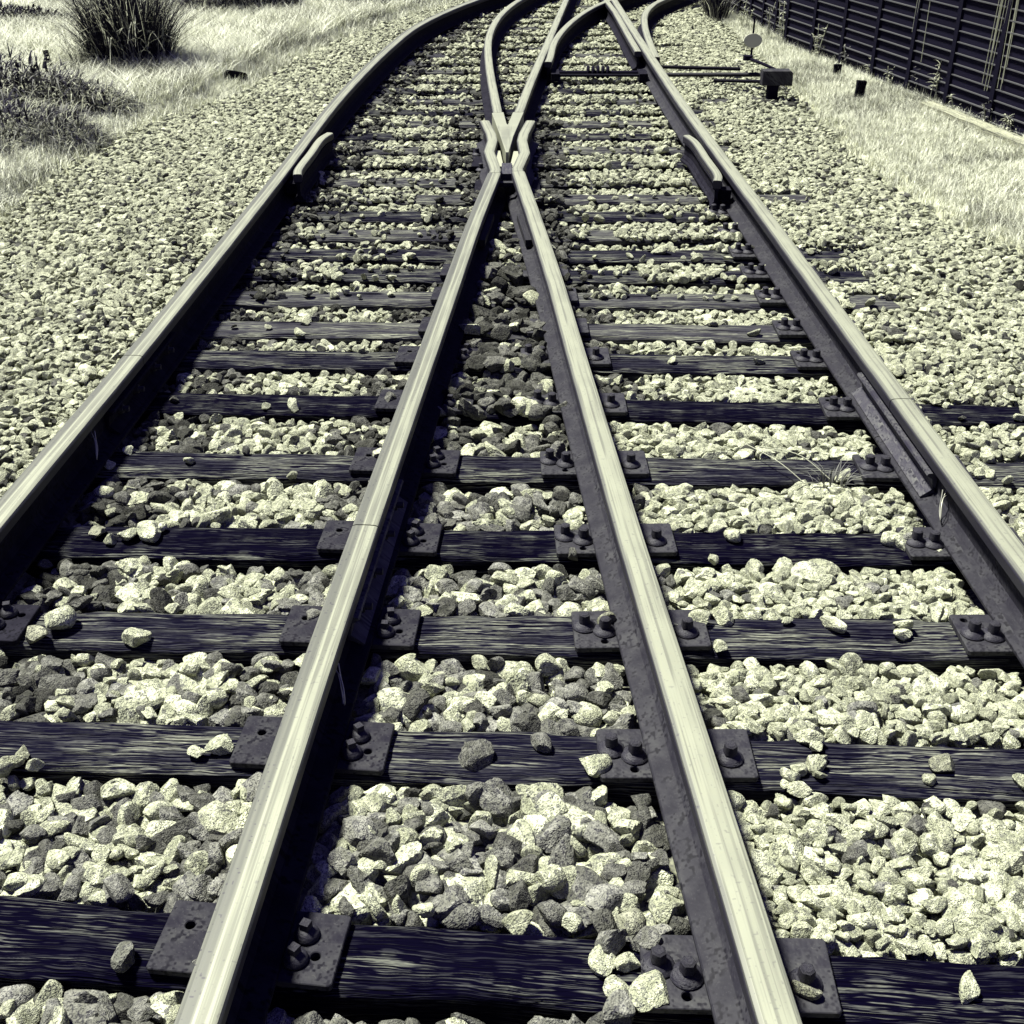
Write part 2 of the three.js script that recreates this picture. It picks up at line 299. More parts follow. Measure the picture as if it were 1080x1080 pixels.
  for (const q of list) { // size on the picture, for those wholly inside it
    const Y = q.y - 1.52, F = -q.z, w = F * ct - Y * st, up = Y * ct + F * st, lim = 0.4286 * w - q.r;
    q.px = !q.layer && Math.abs(q.x) < lim && Math.abs(up) < lim ? q.r / w : 0;
  }
  list.sort((a, b) => b.px - a.px);
  const stone = lin(0.585, 0.595, 0.50), oilShade = lin(0.38, 0.375, 0.385), C = new THREE.Color();  // second tone serves oily stones and painted shade alike
  const tones = []; for (let i = 0; i < 10; i++) { const t = 0.64 + 0.045 * i; tones.push(stoneMat(stone.r * t, stone.g * t, stone.b * t)); }
  const oilShadeMats = []; for (let i = 0; i < 5; i++) { const t = 0.15 + 0.125 * i; oilShadeMats.push(stoneMat(oilShade.r * t, oilShade.g * t, oilShade.b * t)); }
  for (const q of list.slice(0, 300)) {
    const m = part('stone', STONES[q.v], q.dark ? oilShadeMats[Math.min(4, Math.floor((q.tone - 0.10) / 0.124))] : tones[Math.min(9, Math.floor((q.tone - 0.64) / 0.045))], ballast);
    m.position.set(q.x, q.y, q.z); m.rotation.set(q.b, q.a, q.c); m.scale.setScalar(q.r * 1.08);
  }
  const gravel = new THREE.Group(); gravel.name = 'gravel'; gravel.userData.kind = 'stuff'; ballast.add(gravel);
  const M = new THREE.Matrix4(), Q = new THREE.Quaternion(), E = new THREE.Euler(), V = new THREE.Vector3(), S = new THREE.Vector3();
  const rest = list.slice(300), sets = [STONES.map(() => []), PEBBLES.map(() => [])];
  for (const q of rest) sets[q.z > -5 && !q.layer ? 0 : 1][q.v].push(q);
  sets.forEach((set, k) => set.forEach((arr, v) => {
    if (!arr.length) return;
    const im = sh(new THREE.InstancedMesh((k ? PEBBLES : STONES)[v], gravelMat, arr.length)); im.name = 'gravel_stones'; im.userData.kind = 'stuff';
    arr.forEach((q, i) => {
      E.set(q.b, q.a, q.c); M.compose(V.set(q.x, q.y, q.z), Q.setFromEuler(E), S.set(q.r * (0.95 + 0.3 * q.s), q.r, q.r * (1.2 - 0.25 * q.s))); im.setMatrixAt(i, M);
      const b = q.dark ? oilShade : stone; im.setColorAt(i, C.setRGB(b.r * q.tone, b.g * q.tone, b.b * q.tone));
    });
    gravel.add(im);
  }));
  console.log('stones', list.length);
}

// ---------------------------------------------------------------- sleepers with their bearing plates
function timberGeo(len, seed) {
  const g = new THREE.BoxGeometry(len, 0.13, SW, Math.ceil(len / 0.045), 3, 8), p = g.attributes.position, nrm = g.attributes.normal, uv = g.attributes.uv;
  for (let i = 0; i < p.count; i++) {
    let x = p.getX(i), y = p.getY(i), z = p.getZ(i);
    const nx = nrm.getX(i), ny = nrm.getY(i);
    uv.setXY(i, (Math.abs(nx) > 0.5 ? z : x) / 1.1 + seed * 0.37, (Math.abs(ny) > 0.5 ? z : y + 0.2) / 0.32 + seed * 0.61);
    const top = y > 0.06, edge = Math.abs(z) > SW / 2 - 0.001, e2 = Math.abs(z) > SW / 2 - 0.03;
    const w = vn(x * 3.1, z > 0 ? 1.5 : 7.5, seed), f = vn(x * 14, z > 0 ? 3 : 9, seed + 5);
    if (edge) z += Math.sign(z) * (-0.016 * w * w - 0.010 * f);
    if (top) y -= 0.004 * vn(x * 6, z * 60, seed + 2) + 0.003 * vn(x * 20, z * 120, seed + 3) + (edge ? 0.007 + 0.012 * f : e2 ? 0.003 * f : 0);
    if (Math.abs(x) > len / 2 - 0.001) x += (vn(y * 30, z * 30, seed + 8) - 0.5) * 0.03;
    p.setXYZ(i, x, y, z);
  }
  g.computeVertexNormals(); return g;
}
function plateGeo(len, holes) {
  const s = new THREE.Shape(), h = 0.073, c = 0.004;
  s.moveTo(-len / 2 + c, -h); s.lineTo(len / 2 - c, -h); s.lineTo(len / 2, -h + c); s.lineTo(len / 2, h - c); s.lineTo(len / 2 - c, h); s.lineTo(-len / 2 + c, h); s.lineTo(-len / 2, h - c); s.lineTo(-len / 2, -h + c); s.closePath();
  for (const [x, y] of holes) { const q = new THREE.Path(); q.absellipse(x, y, 0.0105, 0.0105, 0, Math.PI * 2, true); s.holes.push(q); }
  const g = new THREE.ExtrudeGeometry(s, { depth: 0.011, bevelEnabled: true, bevelThickness: 0.0015, bevelSize: 0.0015, bevelSegments: 1, curveSegments: 14 });
  g.rotateX(-Math.PI / 2); const p = g.attributes.position, uv = g.attributes.uv; for (let i = 0; i < p.count; i++) uv.setXY(i, p.getX(i) / 0.3, p.getZ(i) / 0.3 + p.getY(i) / 0.3);
  return g;
}
const boltGeo = (() => { // conical washer, collar and hexagon head
  const w = new THREE.LatheGeometry([[0, 0], [0.0285, 0], [0.029, 0.004], [0.021, 0.011], [0.013, 0.014], [0.012, 0.018], [0, 0.018]].map(a => new THREE.Vector2(...a)), 20);
  const h = new THREE.CylinderGeometry(0.0135, 0.0148, 0.020, 6); h.translate(0, 0.027, 0);
  const c = new THREE.CylinderGeometry(0.009, 0.0132, 0.003, 6); c.translate(0, 0.0385, 0);
  return mergeGeometries([w, h.toNonIndexed ? h : h, c]);
})();
const screwGeo = (() => { // domed screw spike
  const w = new THREE.LatheGeometry([[0, 0], [0.022, 0], [0.0225, 0.005], [0.019, 0.013], [0.011, 0.019], [0, 0.021]].map(a => new THREE.Vector2(...a)), 18);
  const h = new THREE.BoxGeometry(0.016, 0.016, 0.016); h.translate(0, 0.026, 0); return mergeGeometries([w, h]);
})();
const PL = 0.315;
const plateKinds = { crossL: plateGeo(PL, [[-0.115, 0.022], [0.118, -0.018]]), crossR: plateGeo(PL, [[-0.088, -0.05]]), right: plateGeo(PL, [[-0.13, 0.05]]), left: plateGeo(PL, [[0.13, 0.03]]) };
const plateShort = plateGeo(0.23, []);
const boltSpots = { crossL: [[0.087, 0.030, 1], [0.093, -0.022, 1]], crossR: [[-0.132, -0.008, 0], [-0.085, 0.012, 0], [0.108, 0.02, 0]], right: [[-0.128, 0.008, 0], [-0.085, 0.016, 0], [0.1, 0, 0]], left: [[0.088, 0.02, 1], [0.098, -0.03, 1]] };
const ORD = ['first', 'second', 'third', 'fourth', 'fifth', 'sixth', 'seventh', 'eighth', 'ninth', 'tenth', 'eleventh', 'twelfth', 'thirteenth', 'fourteenth', 'fifteenth', 'sixteenth', 'seventeenth', 'eighteenth', 'nineteenth', 'twentieth', 'twenty-first', 'twenty-second', 'twenty-third', 'twenty-fourth', 'twenty-fifth', 'twenty-sixth', 'twenty-seventh', 'twenty-eighth', 'twenty-ninth', 'thirtieth', 'thirty-first', 'thirty-second', 'thirty-third', 'thirty-fourth'];
SLEEPERS.forEach(([zr, zl, x0, x1, wood], i) => {
  const cx = (x0 + x1) / 2, cz = lerp(zl, zr, (cx + 1) / 2) + SW / 2, turn = -Math.atan2(zr - zl, 2);
  const look = ['dark weathered timber sleeper', 'grey streaked timber sleeper', 'pale weathered timber sleeper half under stones'][wood];
  const t = thing('sleeper', i === 0 ? 'dark timber sleeper lowest in the picture, cut by its bottom edge' : `${look}, ${ORD[i]} row counted up from the bottom edge`, 'sleeper', [cx, STOP - 0.13, cz], 'timber sleepers under both tracks');
  part('timber', timberGeo((x1 - x0) / Math.cos(turn), 200 + i * 13), woodMats[wood], t, [0, 0.065, 0], turn);
  for (const k of ['left', 'crossL', 'crossR', 'right']) {
    if (i > 12 || (k === 'left' && i > 2) || (i > 9 && k.startsWith('cross'))) continue;
    const x = railX(k, cz), z = lerp(zl, zr, (x + 1) / 2) + SW / 2, yaw = Math.atan2(railX(k, z - 0.2) - railX(k, z + 0.2), 0.4);
    const short = k.startsWith('cross') && i > 6;
    const pl = part('bearing_plate', short ? plateShort : plateKinds[k], k === 'left' ? oilShadeMat : k === 'crossL' ? oilShadeMat2() : plateMat, t, [x - cx, 0.13 + 0.0015, z - cz], turn - yaw * 0.6);  // left plates take the dark steel for the black shade there
    if (!short) for (const [bx, bz, sc] of boltSpots[k]) part('bolt', sc ? screwGeo : boltGeo, boltMat, pl, [bx, 0.0125, bz], bx * 31 + i);
  }
});
function oilShadeMat2() { return oilShadeMat2.m ??= new THREE.MeshPhysicalMaterial({ specularIntensity: 0.15, map: rustTex, color: lin(0.45, 0.45, 0.44), bumpMap: rustBump, bumpScale: 0.0012, roughness: 0.65, metalness: 0.15 }); }  // slightly darker, duller plate steel for the left middle rail

// ---------------------------------------------------------------- rails
const HEAD = [[-0.026, -0.040], [-0.0335, -0.034], [-0.0345, -0.010], [-0.0315, -0.0035], [-0.024, -0.0008], [0, 0], [0.024, -0.0008], [0.0315, -0.0035], [0.0345, -0.010], [0.0335, -0.034], [0.026, -0.040]];
const WEB = [[-0.024, -0.0395], [-0.010, -0.048], [-0.008, -0.075], [-0.009, -0.105], [-0.022, -0.120], [0.022, -0.120], [0.009, -0.105], [0.008, -0.075], [0.010, -0.048], [0.024, -0.0395]].reverse();
const FOOT = [[-0.022, -0.1185], [-0.060, -0.1295], [-0.0625, -0.132], [-0.0625, -0.139], [0.0625, -0.139], [0.0625, -0.132], [0.060, -0.1295], [0.022, -0.1185]].reverse();
function sweep(profile, pts, scale = 1, drop = 0) { // closed profile along [x, z] points, turned only about the vertical
  const n = profile.length, pos = [], nor = [], uv = [], idx = [];
  const tot = profile.reduce((s, p, i) => s + Math.hypot(profile[(i + 1) % n][0] - p[0], profile[(i + 1) % n][1] - p[1]), 0);
  const frames = pts.map((p, i) => { const a = pts[Math.max(0, i - 1)], b = pts[Math.min(pts.length - 1, i + 1)], dx = b[0] - a[0], dz = b[1] - a[1], l = Math.hypot(dx, dz); return [-dz / l, dx / l]; });
  let len = 0; const lens = pts.map((p, i) => i ? (len += Math.hypot(p[0] - pts[i - 1][0], p[1] - pts[i - 1][1])) : 0);
  let acc = 0;
  for (let j = 0; j < n; j++) {
    const a = profile[j], b = profile[(j + 1) % n], sl = Math.hypot(b[0] - a[0], b[1] - a[1]), nx = -(b[1] - a[1]) / sl, ny = (b[0] - a[0]) / sl, base = pos.length / 3;
    for (let i = 0; i < pts.length; i++) for (const [q, t] of [[a, acc], [b, acc + sl]]) {
      const [rx, rz] = frames[i]; pos.push(pts[i][0] + rx * q[0] * scale, q[1] + drop, pts[i][1] + rz * q[0] * scale); nor.push(nx * rx, ny, nx * rz); uv.push(t / tot, lens[i]);
    }
    for (let i = 0; i < pts.length - 1; i++) { const o = base + i * 2; idx.push(o, o + 1, o + 2, o + 1, o + 3, o + 2); }
    acc += sl;
  }
  for (const end of [0, pts.length - 1]) {
    const base = pos.length / 3, [rx, rz] = frames[end], s = end ? 1 : -1;
    const tri = THREE.ShapeUtils.triangulateShape(profile.map(q => new THREE.Vector2(q[0], q[1])), []);
    for (const q of profile) { pos.push(pts[end][0] + rx * q[0] * scale, q[1] + drop, pts[end][1] + rz * q[0] * scale); nor.push(s * rz, 0, -s * rx); uv.push(0.05, lens[end]); }
    for (const t of tri) idx.push(base + t[0], base + t[1], base + t[2]);
  }
  const g = new THREE.BufferGeometry(); g.setAttribute('position', new THREE.Float32BufferAttribute(pos, 3)); g.setAttribute('normal', new THREE.Float32BufferAttribute(nor, 3)); g.setAttribute('uv', new THREE.Float32BufferAttribute(uv, 2)); g.setIndex(idx); return g;
}
const metric = g => { const p = g.attributes.position, uv = g.attributes.uv; for (let i = 0; i < p.count; i++) uv.setXY(i, (p.getX(i) + p.getY(i)) / 0.35, (p.getZ(i) + p.getY(i) * 0.5) / 0.35); return g; };
function cut(k, z0, z1) { const s = SAMP[k].filter(p => p[1] < z0 && p[1] > z1); return [[railX(k, z0), z0], ...s, [railX(k, z1), z1]].filter((p, i, a) => !i || Math.hypot(p[0] - a[i - 1][0], p[1] - a[i - 1][1]) > 0.004); }
function rail(name, k, z0, z1, head, base, label, group = 'running rails', wide = group === 'running rails' ? 1 : 0.86) {
  const pts = cut(k, z0, z1), t = thing(name, label, 'rail', [0, 0, 0], group);
  part('head', sweep(HEAD, pts, wide), headMats[head], t); part('web', metric(sweep(WEB, pts)), base ? footMat : oilShadeMat, t); part('foot', metric(sweep(FOOT, pts)), base ? footMat : oilShadeMat, t); return t;
}
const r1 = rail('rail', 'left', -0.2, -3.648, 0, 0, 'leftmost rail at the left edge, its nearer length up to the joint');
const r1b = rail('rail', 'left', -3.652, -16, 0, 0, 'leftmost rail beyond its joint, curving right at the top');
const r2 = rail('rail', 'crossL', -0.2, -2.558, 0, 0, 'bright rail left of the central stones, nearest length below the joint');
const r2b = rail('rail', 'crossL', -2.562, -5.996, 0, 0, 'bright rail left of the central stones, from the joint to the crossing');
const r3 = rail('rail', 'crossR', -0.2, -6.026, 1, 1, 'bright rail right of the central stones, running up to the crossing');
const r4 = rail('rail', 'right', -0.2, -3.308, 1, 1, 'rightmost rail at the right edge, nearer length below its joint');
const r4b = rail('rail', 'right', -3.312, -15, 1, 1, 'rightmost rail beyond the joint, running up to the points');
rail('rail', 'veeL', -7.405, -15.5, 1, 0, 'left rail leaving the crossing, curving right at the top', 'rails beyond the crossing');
rail('rail', 'veeR', -7.425, -15, 1, 0, 'right rail leaving the crossing, straight past the points', 'rails beyond the crossing');
function blade(k, z0, z1, label) { // a point blade planed to a thin tip
  const pts = cut(k, z0, z1), t = thing('switch_blade', label, 'rail', [0, 0, 0], 'rails of the points');
  const g = sweep(HEAD, pts, 0.8); part('head', g, headMats[1], t); part('web', metric(sweep(WEB, pts, 0.8)), webMat, t); part('foot', metric(sweep(FOOT, pts, 0.6)), oilShadeMat, t); return t;
}
blade('bladeL', -9.15, -13.7, 'thin point blade curving right beside the straight middle rail');
rail('stock_rail', 'stockR', -9.35, -15.2, 1, 0, 'rail splitting off right of the rightmost rail and curving right', 'rails of the points');
{ PATH.b2 = 0; SAMP.b2 = [[0.957, -9.6], [0.952, -10.2], [0.945, -11.8], [0.9, -13.2]]; blade('b2', -9.6, -13.2, 'point blade lying close along the left of the rightmost rail'); }

// fishplates (joint bars), bond wires
function fishplate(t, k, zc, side, mat, len = 0.66, bolts = true) {
  const prof = [[0.011, -0.046], [0.040, -0.049], [0.043, -0.055], [0.026, -0.066], [0.021, -0.098], [0.040, -0.112], [0.052, -0.121], [0.048, -0.126], [0.013, -0.110]].map(([x, y]) => [x * side, y]);
  if (side < 0) prof.reverse();
  const pts = cut(k, zc + len / 2, zc - len / 2); const f = part('fishplate', metric(sweep(prof, pts)), mat, t);
  if (bolts) for (const o of [-0.24, -0.09, 0.09, 0.24]) {
    const z = zc + o, g = new THREE.CylinderGeometry(0.0155, 0.0155, 0.016, 6); g.rotateZ(Math.PI / 2);
    const s = new THREE.CylinderGeometry(0.009, 0.009, 0.022, 10); s.rotateZ(Math.PI / 2); s.translate(side * 0.014, 0, 0);
    part('bolt', mergeGeometries([g, s]), boltMat, f, [railX(k, z) + side * 0.030, -0.08, z]);
  }
}
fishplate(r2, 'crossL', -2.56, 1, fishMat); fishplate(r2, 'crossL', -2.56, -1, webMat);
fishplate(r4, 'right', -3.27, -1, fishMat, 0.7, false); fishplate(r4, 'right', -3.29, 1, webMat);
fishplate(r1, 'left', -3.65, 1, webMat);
function bond(t, k, z, side) {
  const x = railX(k, z), pts = [[0.010, -0.075, -0.045], [0.034, -0.066, -0.01], [0.046, -0.085, 0.02], [0.048, -0.108, 0.036], [0.042, -0.116, 0.022], [0.040, -0.098, -0.004], [0.034, -0.070, -0.022], [0.030, -0.052, -0.034]];
  part('bond_wire', tube(pts.map(([a, b, c]) => [x + side * a, b, z + c]), 0.0016, 40, 5), wireMat, t);
  part('bond_wire', tube([[0.012, -0.06, -0.05], [0.030, -0.075, -0.02], [0.045, -0.112, 0.03]].map(([a, b, c]) => [x + side * a, b, z + c]), 0.0013, 20, 5), wireMat, t);
}
bond(r2, 'crossL', -2.03, 1); bond(r1, 'left', -3.16, 1); bond(r4, 'right', -2.80, -1);

// check rails beside the outer rails
function checkRail(pts, label) {
  const t = thing('check_rail', label, 'check rail', [0, 0, 0], 'check rails opposite the crossing');
  const n = 24, c = new THREE.CatmullRomCurve3(pts.map(p => new THREE.Vector3(p[0], 0, p[1]))).getPoints(n).map(p => [p.x, p.z]);
  part('head', sweep(HEAD, c, 0.64, 0.004), headMats[1], t); part('web', metric(sweep(WEB, c, 1, 0.004)), webMat, t); part('foot', metric(sweep(FOOT, c, 0.5, 0.0035)), oilShadeMat, t);
  for (const f of [0.2, 0.5, 0.8]) { const p = c[Math.round(n * f)]; part('spacer', boxAt(0.06, 0.05, 0.07, p[0] + (p[0] < 0 ? -0.035 : 0.035), -0.08, p[1]), webMat, t); }
}
checkRail([[-1.062, -5.95], [-1.074, -6.05], [-1.062, -6.4], [-1.050, -6.74], [-1.022, -6.86]], 'short pale check rail close inside the leftmost rail');
checkRail([[0.998, -5.83], [1.016, -5.93], [1.008, -6.3], [0.996, -6.68], [0.972, -6.8]], 'short pale check rail close inside the rightmost rail');

// ---------------------------------------------------------------- the crossing (frog)
{
  const t = thing('crossing', 'bright steel crossing where the two middle rails meet in an X', 'crossing');
  const arc = pts => { const o = []; for (let i = 0; i < pts.length - 1; i++) for (let k = 0; k < 6; k++) o.push([lerp(pts[i][0], pts[i + 1][0], k / 6), lerp(pts[i][1], pts[i + 1][1], k / 6)]); o.push(pts[pts.length - 1]); return o; };
  const wl = arc([[-0.0875, -6.0], [-0.083, -6.06], [-0.122, -6.45], [-0.108, -6.70], [-0.118, -6.86], [-0.160, -7.19]]), wr = arc([[0.0305, -6.03], [0.027, -6.09], [0.067, -6.42], [0.055, -6.70], [0.065, -6.86], [0.108, -7.19]]);
  for (const w of [wl, wr]) { const p = part('wing_rail', sweep(HEAD, w, 0.86), headMats[1], t); part('web', metric(sweep(WEB, w)), footMat, p); part('foot', metric(sweep(FOOT, w, 0.85)), footMat, p); }
  // vee: solid wedge, splitting into two legs
  const s = new THREE.Shape(); [[-0.030, 6.43], [-0.020, 6.43], [0.0055, 6.80], [0.068, 7.42], [0.008, 7.42], [-0.018, 7.12], [-0.026, 7.08], [-0.034, 7.12], [-0.053, 7.42], [-0.117, 7.40], [-0.062, 6.80]].forEach((p, i) => i ? s.lineTo(p[0], p[1]) : s.moveTo(p[0], p[1]));
  const vg = new THREE.ExtrudeGeometry(s, { depth: 0.13, bevelEnabled: true, bevelThickness: 0.004, bevelSize: 0.003, bevelSegments: 2 }); vg.rotateX(-Math.PI / 2); vg.translate(0, -0.135, 0);
  { const uv = vg.attributes.uv, p = vg.attributes.position; for (let i = 0; i < p.count; i++) uv.setXY(i, 0.36 + 0.12 * vn(p.getX(i) * 90, 1, 3), p.getZ(i)); }
  part('vee', vg, headMats[1], t);
  // worn filler blocks in the flangeways and the spacer at the throat
  part('filler_block', boxAt(0.05, 0.05, 0.34, -0.079, -0.058, -6.42, 0.06), fillMat, t); part('filler_block', boxAt(0.05, 0.05, 0.34, 0.024, -0.056, -6.40, -0.06), fillMat, t);
  part('spacer', boxAt(0.052, 0.055, 0.22, -0.027, -0.05, -6.17), fishMat, t); part('spacer', boxAt(0.075, 0.02, 0.035, -0.028, -0.052, -5.98), plateMat, t);
  part('base_plate', boxAt(0.34, 0.012, 0.42, -0.025, -0.1475, -6.2), oilShadeMat, t); part('base_plate', boxAt(0.40, 0.012, 0.42, -0.025, -0.1475, -6.9), oilShadeMat, t);
  for (const [x, z] of [[-0.12, -6.12], [-0.17, -6.6], [-0.2, -6.95], [0.07, -6.14], [0.12, -6.6], [0.15, -6.95]]) part('bolt', boltGeo, boltMat, t, [x, -0.1415, z]);
  // short bars under the throat, between the two rails
  part('brace_bar', boxAt(0.028, 0.03, 0.40, -0.115, -0.095, -5.35, -0.09), footMat, t); part('brace_bar', boxAt(0.028, 0.03, 0.40, 0.055, -0.095, -5.35, 0.09), footMat, t);
}

// ---------------------------------------------------------------- points: stretcher bar, rods, lever stand, target
{
  const z = -9.22, t = thing('stretcher_bar', 'dark stretcher bar with a coil joining the two point blades', 'stretcher bar');
  const rod = (r, a, b) => tube([a, [(a[0] + b[0]) / 2, (a[1] + b[1]) / 2, (a[2] + b[2]) / 2], b], r, 8, 8);
  part('rod', rod(0.016, [0.30, -0.09, z], [0.99, -0.09, z]), blackMat, t); part('rod', rod(0.011, [0.30, -0.09, z + 0.1], [0.99, -0.09, z + 0.1]), webMat, t);
  for (let i = 0; i < 5; i++) { const g = new THREE.TorusGeometry(0.034, 0.012, 6, 14); g.rotateY(Math.PI / 2); part('coil', g, blackMat, t, [0.56 + i * 0.036, -0.085, z]); }
  for (const x of [0.3, 0.33, 0.94, 0.97]) part('bracket', boxAt(0.03, 0.05, 0.2, x, -0.10, z + 0.03), webMat, t);
  const t2 = thing('point_rod', 'long dark point rods running right from the rail to the lever box', 'rod');
  part('rod', rod(0.015, [1.10, -0.10, z + 0.02], [1.80, -0.055, -8.95]), footMat, t2); part('rod', rod(0.013, [1.10, -0.09, z - 0.25], [1.70, -0.085, -9.35]), webMat, t2); part('rod', rod(0.012, [1.45, -0.10, -8.98], [1.78, -0.075, -8.80]), webMat, t2);
  const t3 = thing('lever_stand', 'small dark point lever box on a short post among pale stones', 'lever stand', [1.83, -0.2, -8.66]);
  part('post', boxAt(0.07, 0.15, 0.07, -0.02, 0.06, 0), blackMat, t3);
  { const s = new THREE.Shape(); s.moveTo(-0.1, 0); s.lineTo(0.1, 0); s.lineTo(0.1, 0.075); s.lineTo(0.085, 0.09); s.lineTo(-0.1, 0.09); s.closePath(); const g = new THREE.ExtrudeGeometry(s, { depth: 0.09, bevelEnabled: true, bevelThickness: 0.004, bevelSize: 0.004, bevelSegments: 1 }); g.translate(0, 0.135, -0.045); part('box', metric(g), plateMat, t3); }
  part('lever', tube([[0.05, 0.2, 0], [-0.05, 0.235, -0.12], [-0.14, 0.25, -0.30]], 0.011, 12, 8), blackMat, t3);
  part('lever_weight', new THREE.CylinderGeometry(0.035, 0.035, 0.03, 16), blackMat, t3, [-0.15, 0.255, -0.32]);
  const t4 = thing('target_disc', 'small grey oval signal disc on a thin pole behind the lever box', 'signal disc', [1.98, -0.2, -10.45]);
  { const g = new THREE.CylinderGeometry(0.075, 0.075, 0.008, 28); g.rotateX(Math.PI / 2); g.scale(1, 0.72, 1); part('disc', g, new THREE.MeshPhysicalMaterial({ specularIntensity: 0.15, color: lin(0.34, 0.34, 0.31), roughness: 0.7 }), t4, [0, 0.15, 0.012]); }
  part('pole', new THREE.CylinderGeometry(0.008, 0.009, 0.34, 8), blackMat, t4, [0, 0.16, 0]);
}
// short posts
function shortPost(x, z, h, w, lean, label, mat = blackMat) {
  const g = new THREE.BoxGeometry(w, h + 0.06, w * 0.8, 2, 4, 2), p = g.attributes.position; for (let i = 0; i < p.count; i++) p.setXYZ(i, p.getX(i) + (vn(p.getY(i) * 20, p.getZ(i) * 40, 5) - 0.5) * 0.006, p.getY(i), p.getZ(i) + (vn(p.getY(i) * 25, p.getX(i) * 40, 8) - 0.5) * 0.006);
  g.translate(0, (h + 0.06) / 2 - 0.06, 0); g.computeVertexNormals(); const m = single('marker_post', g, mat, label, 'post'); m.position.set(x, -0.2, z); m.rotation.z = lean; return m;
}
shortPost(2.435, -8.72, 0.145, 0.06, -0.04, 'nearer short dark post standing in the pale grass before the wall', woodMats[0]);
shortPost(2.49, -9.6, 0.105, 0.055, 0.03, 'farther short dark post near the foot of the wall', woodMats[0]);
shortPost(-3.49, -9.53, 0.22, 0.035, 0.12, 'thin dark leaning post behind the left bush', blackMat);

// ---------------------------------------------------------------- dark wall of boards on the right, lit board edges put in as pale strips
const boardMat = [0, 1, 2].map(i => new THREE.MeshPhysicalMaterial({ specularIntensity: 0.15, color: lin(0.003 + 0.001 * i, 0.0022 + 0.001 * i, 0.010 + 0.002 * i), roughness: 0.8, bumpMap: rustBump, bumpScale: 0.001 }));
const litEdgeMat = new THREE.MeshPhysicalMaterial({ specularIntensity: 0.15, color: lin(0.06, 0.06, 0.066), roughness: 0.9 }), wallPostMat = new THREE.MeshPhysicalMaterial({ specularIntensity: 0.15, color: lin(0.0025, 0.002, 0.009), roughness: 0.85 });  // pale colour gives the strips the look of lit board edges
function boardWall(a, b, bays, label, rows = 22) {
  const dx = b[0] - a[0], dz = b[1] - a[1], L = Math.hypot(dx, dz), bay = L / bays, pitch = 0.068, R = rng(Math.round(L * 1000));
  const t = thing('board_wall', label, 'wall', [a[0], -0.3, a[1]]); t.rotation.y = -Math.atan2(dz, dx);
  const bg = new THREE.BoxGeometry(bay - 0.046, pitch - 0.010, 0.03), jg = new THREE.BoxGeometry(bay - 0.05, 0.0068, 0.024), pg = new THREE.BoxGeometry(0.045, rows * pitch + 0.06, 0.06);
  for (let i = 0; i < bays; i++) for (let k = 0; k < rows; k++) {
    part('board', bg, boardMat[Math.floor(R() * 3)], t, [(i + 0.5) * bay + (R() - 0.5) * 0.004, (k + 0.5) * pitch, (R() - 0.5) * 0.005]);
    if (k) part('lit_edge_strip', jg, litEdgeMat, t, [(i + 0.5) * bay + (R() - 0.5) * 0.006, k * pitch + (R() - 0.5) * 0.003, 0.0145 + R() * 0.002]);
  }
  for (let i = 0; i <= bays; i++) part('post', pg, wallPostMat, t, [i * bay, rows * pitch / 2, 0.002]);
  part('backing', new THREE.BoxGeometry(L, rows * pitch, 0.03), wallPostMat, t, [L / 2, rows * pitch / 2, -0.04]);
  return t;
}
boardWall([2.40, -11.06], [3.55, -5.85], 10, 'tall dark board wall with lit edges painted pale along the right side');
boardWall([2.26, -13.3], [2.47, -11.25], 5, 'farther dark board wall set back behind the near wall');
{ // kerb at the foot of the wall
  const a = [2.82, -8.45], b = [3.36, -5.8], L = Math.hypot(b[0] - a[0], b[1] - a[1]), g = new THREE.BoxGeometry(L, 0.09, 0.10, 40, 1, 2), p = g.attributes.position;
  for (let i = 0; i < p.count; i++) p.setXYZ(i, p.getX(i), p.getY(i) + (vn(p.getX(i) * 6, p.getZ(i) * 30, 4) - 0.5) * 0.012, p.getZ(i) + (vn(p.getX(i) * 8, p.getY(i) * 30, 6) - 0.5) * 0.012);
  g.computeVertexNormals(); const m = single('kerb', g, new THREE.MeshPhysicalMaterial({ specularIntensity: 0.15, map: graniteTex, color: lin(0.36, 0.36, 0.31), roughness: 0.95 }), 'pale concrete kerb along the foot of the dark wall', 'kerb');
  m.position.set((a[0] + b[0]) / 2, -0.185, (a[1] + b[1]) / 2); m.rotation.y = -Math.atan2(b[1] - a[1], b[0] - a[0]);
}

// ---------------------------------------------------------------- grass, tussocks, bushes, weeds
function bladeGeo(len, w, bend, segs, out) { // a tapering curved blade rising from the origin, pushed as triangles
  const pos = [], idx = [];
  for (let i = 0; i <= segs; i++) { const t = i / segs, y = len * (t - 0.35 * bend * t * t), x = len * bend * t * t * 0.8, ww = w * (1 - t * 0.92) / 2; pos.push(x, y, -ww, x, y, ww); }
  for (let i = 0; i < segs; i++) { const o = i * 2; idx.push(o, o + 1, o + 2, o + 1, o + 3, o + 2); }
  const g = new THREE.BufferGeometry(); g.setAttribute('position', new THREE.Float32BufferAttribute(pos, 3)); g.setIndex(idx); return g;
}
const grassMat = new THREE.MeshPhysicalMaterial({ specularIntensity: 0.15, color: lin(1, 1, 1), roughness: 0.9, side: THREE.DoubleSide });
function tuft(seed, n, len, w, spread) {
  const r = rng(seed), gs = [];
  for (let i = 0; i < n; i++) { const g = bladeGeo(len * (0.5 + 0.7 * r()), w * (0.7 + 0.6 * r()), 0.2 + 0.9 * r(), 3); g.rotateY(r() * 6.283); g.translate((r() - 0.5) * spread, 0, (r() - 0.5) * spread); gs.push(g); }
  const g = mergeGeometries(gs); g.computeVertexNormals(); return g;
}
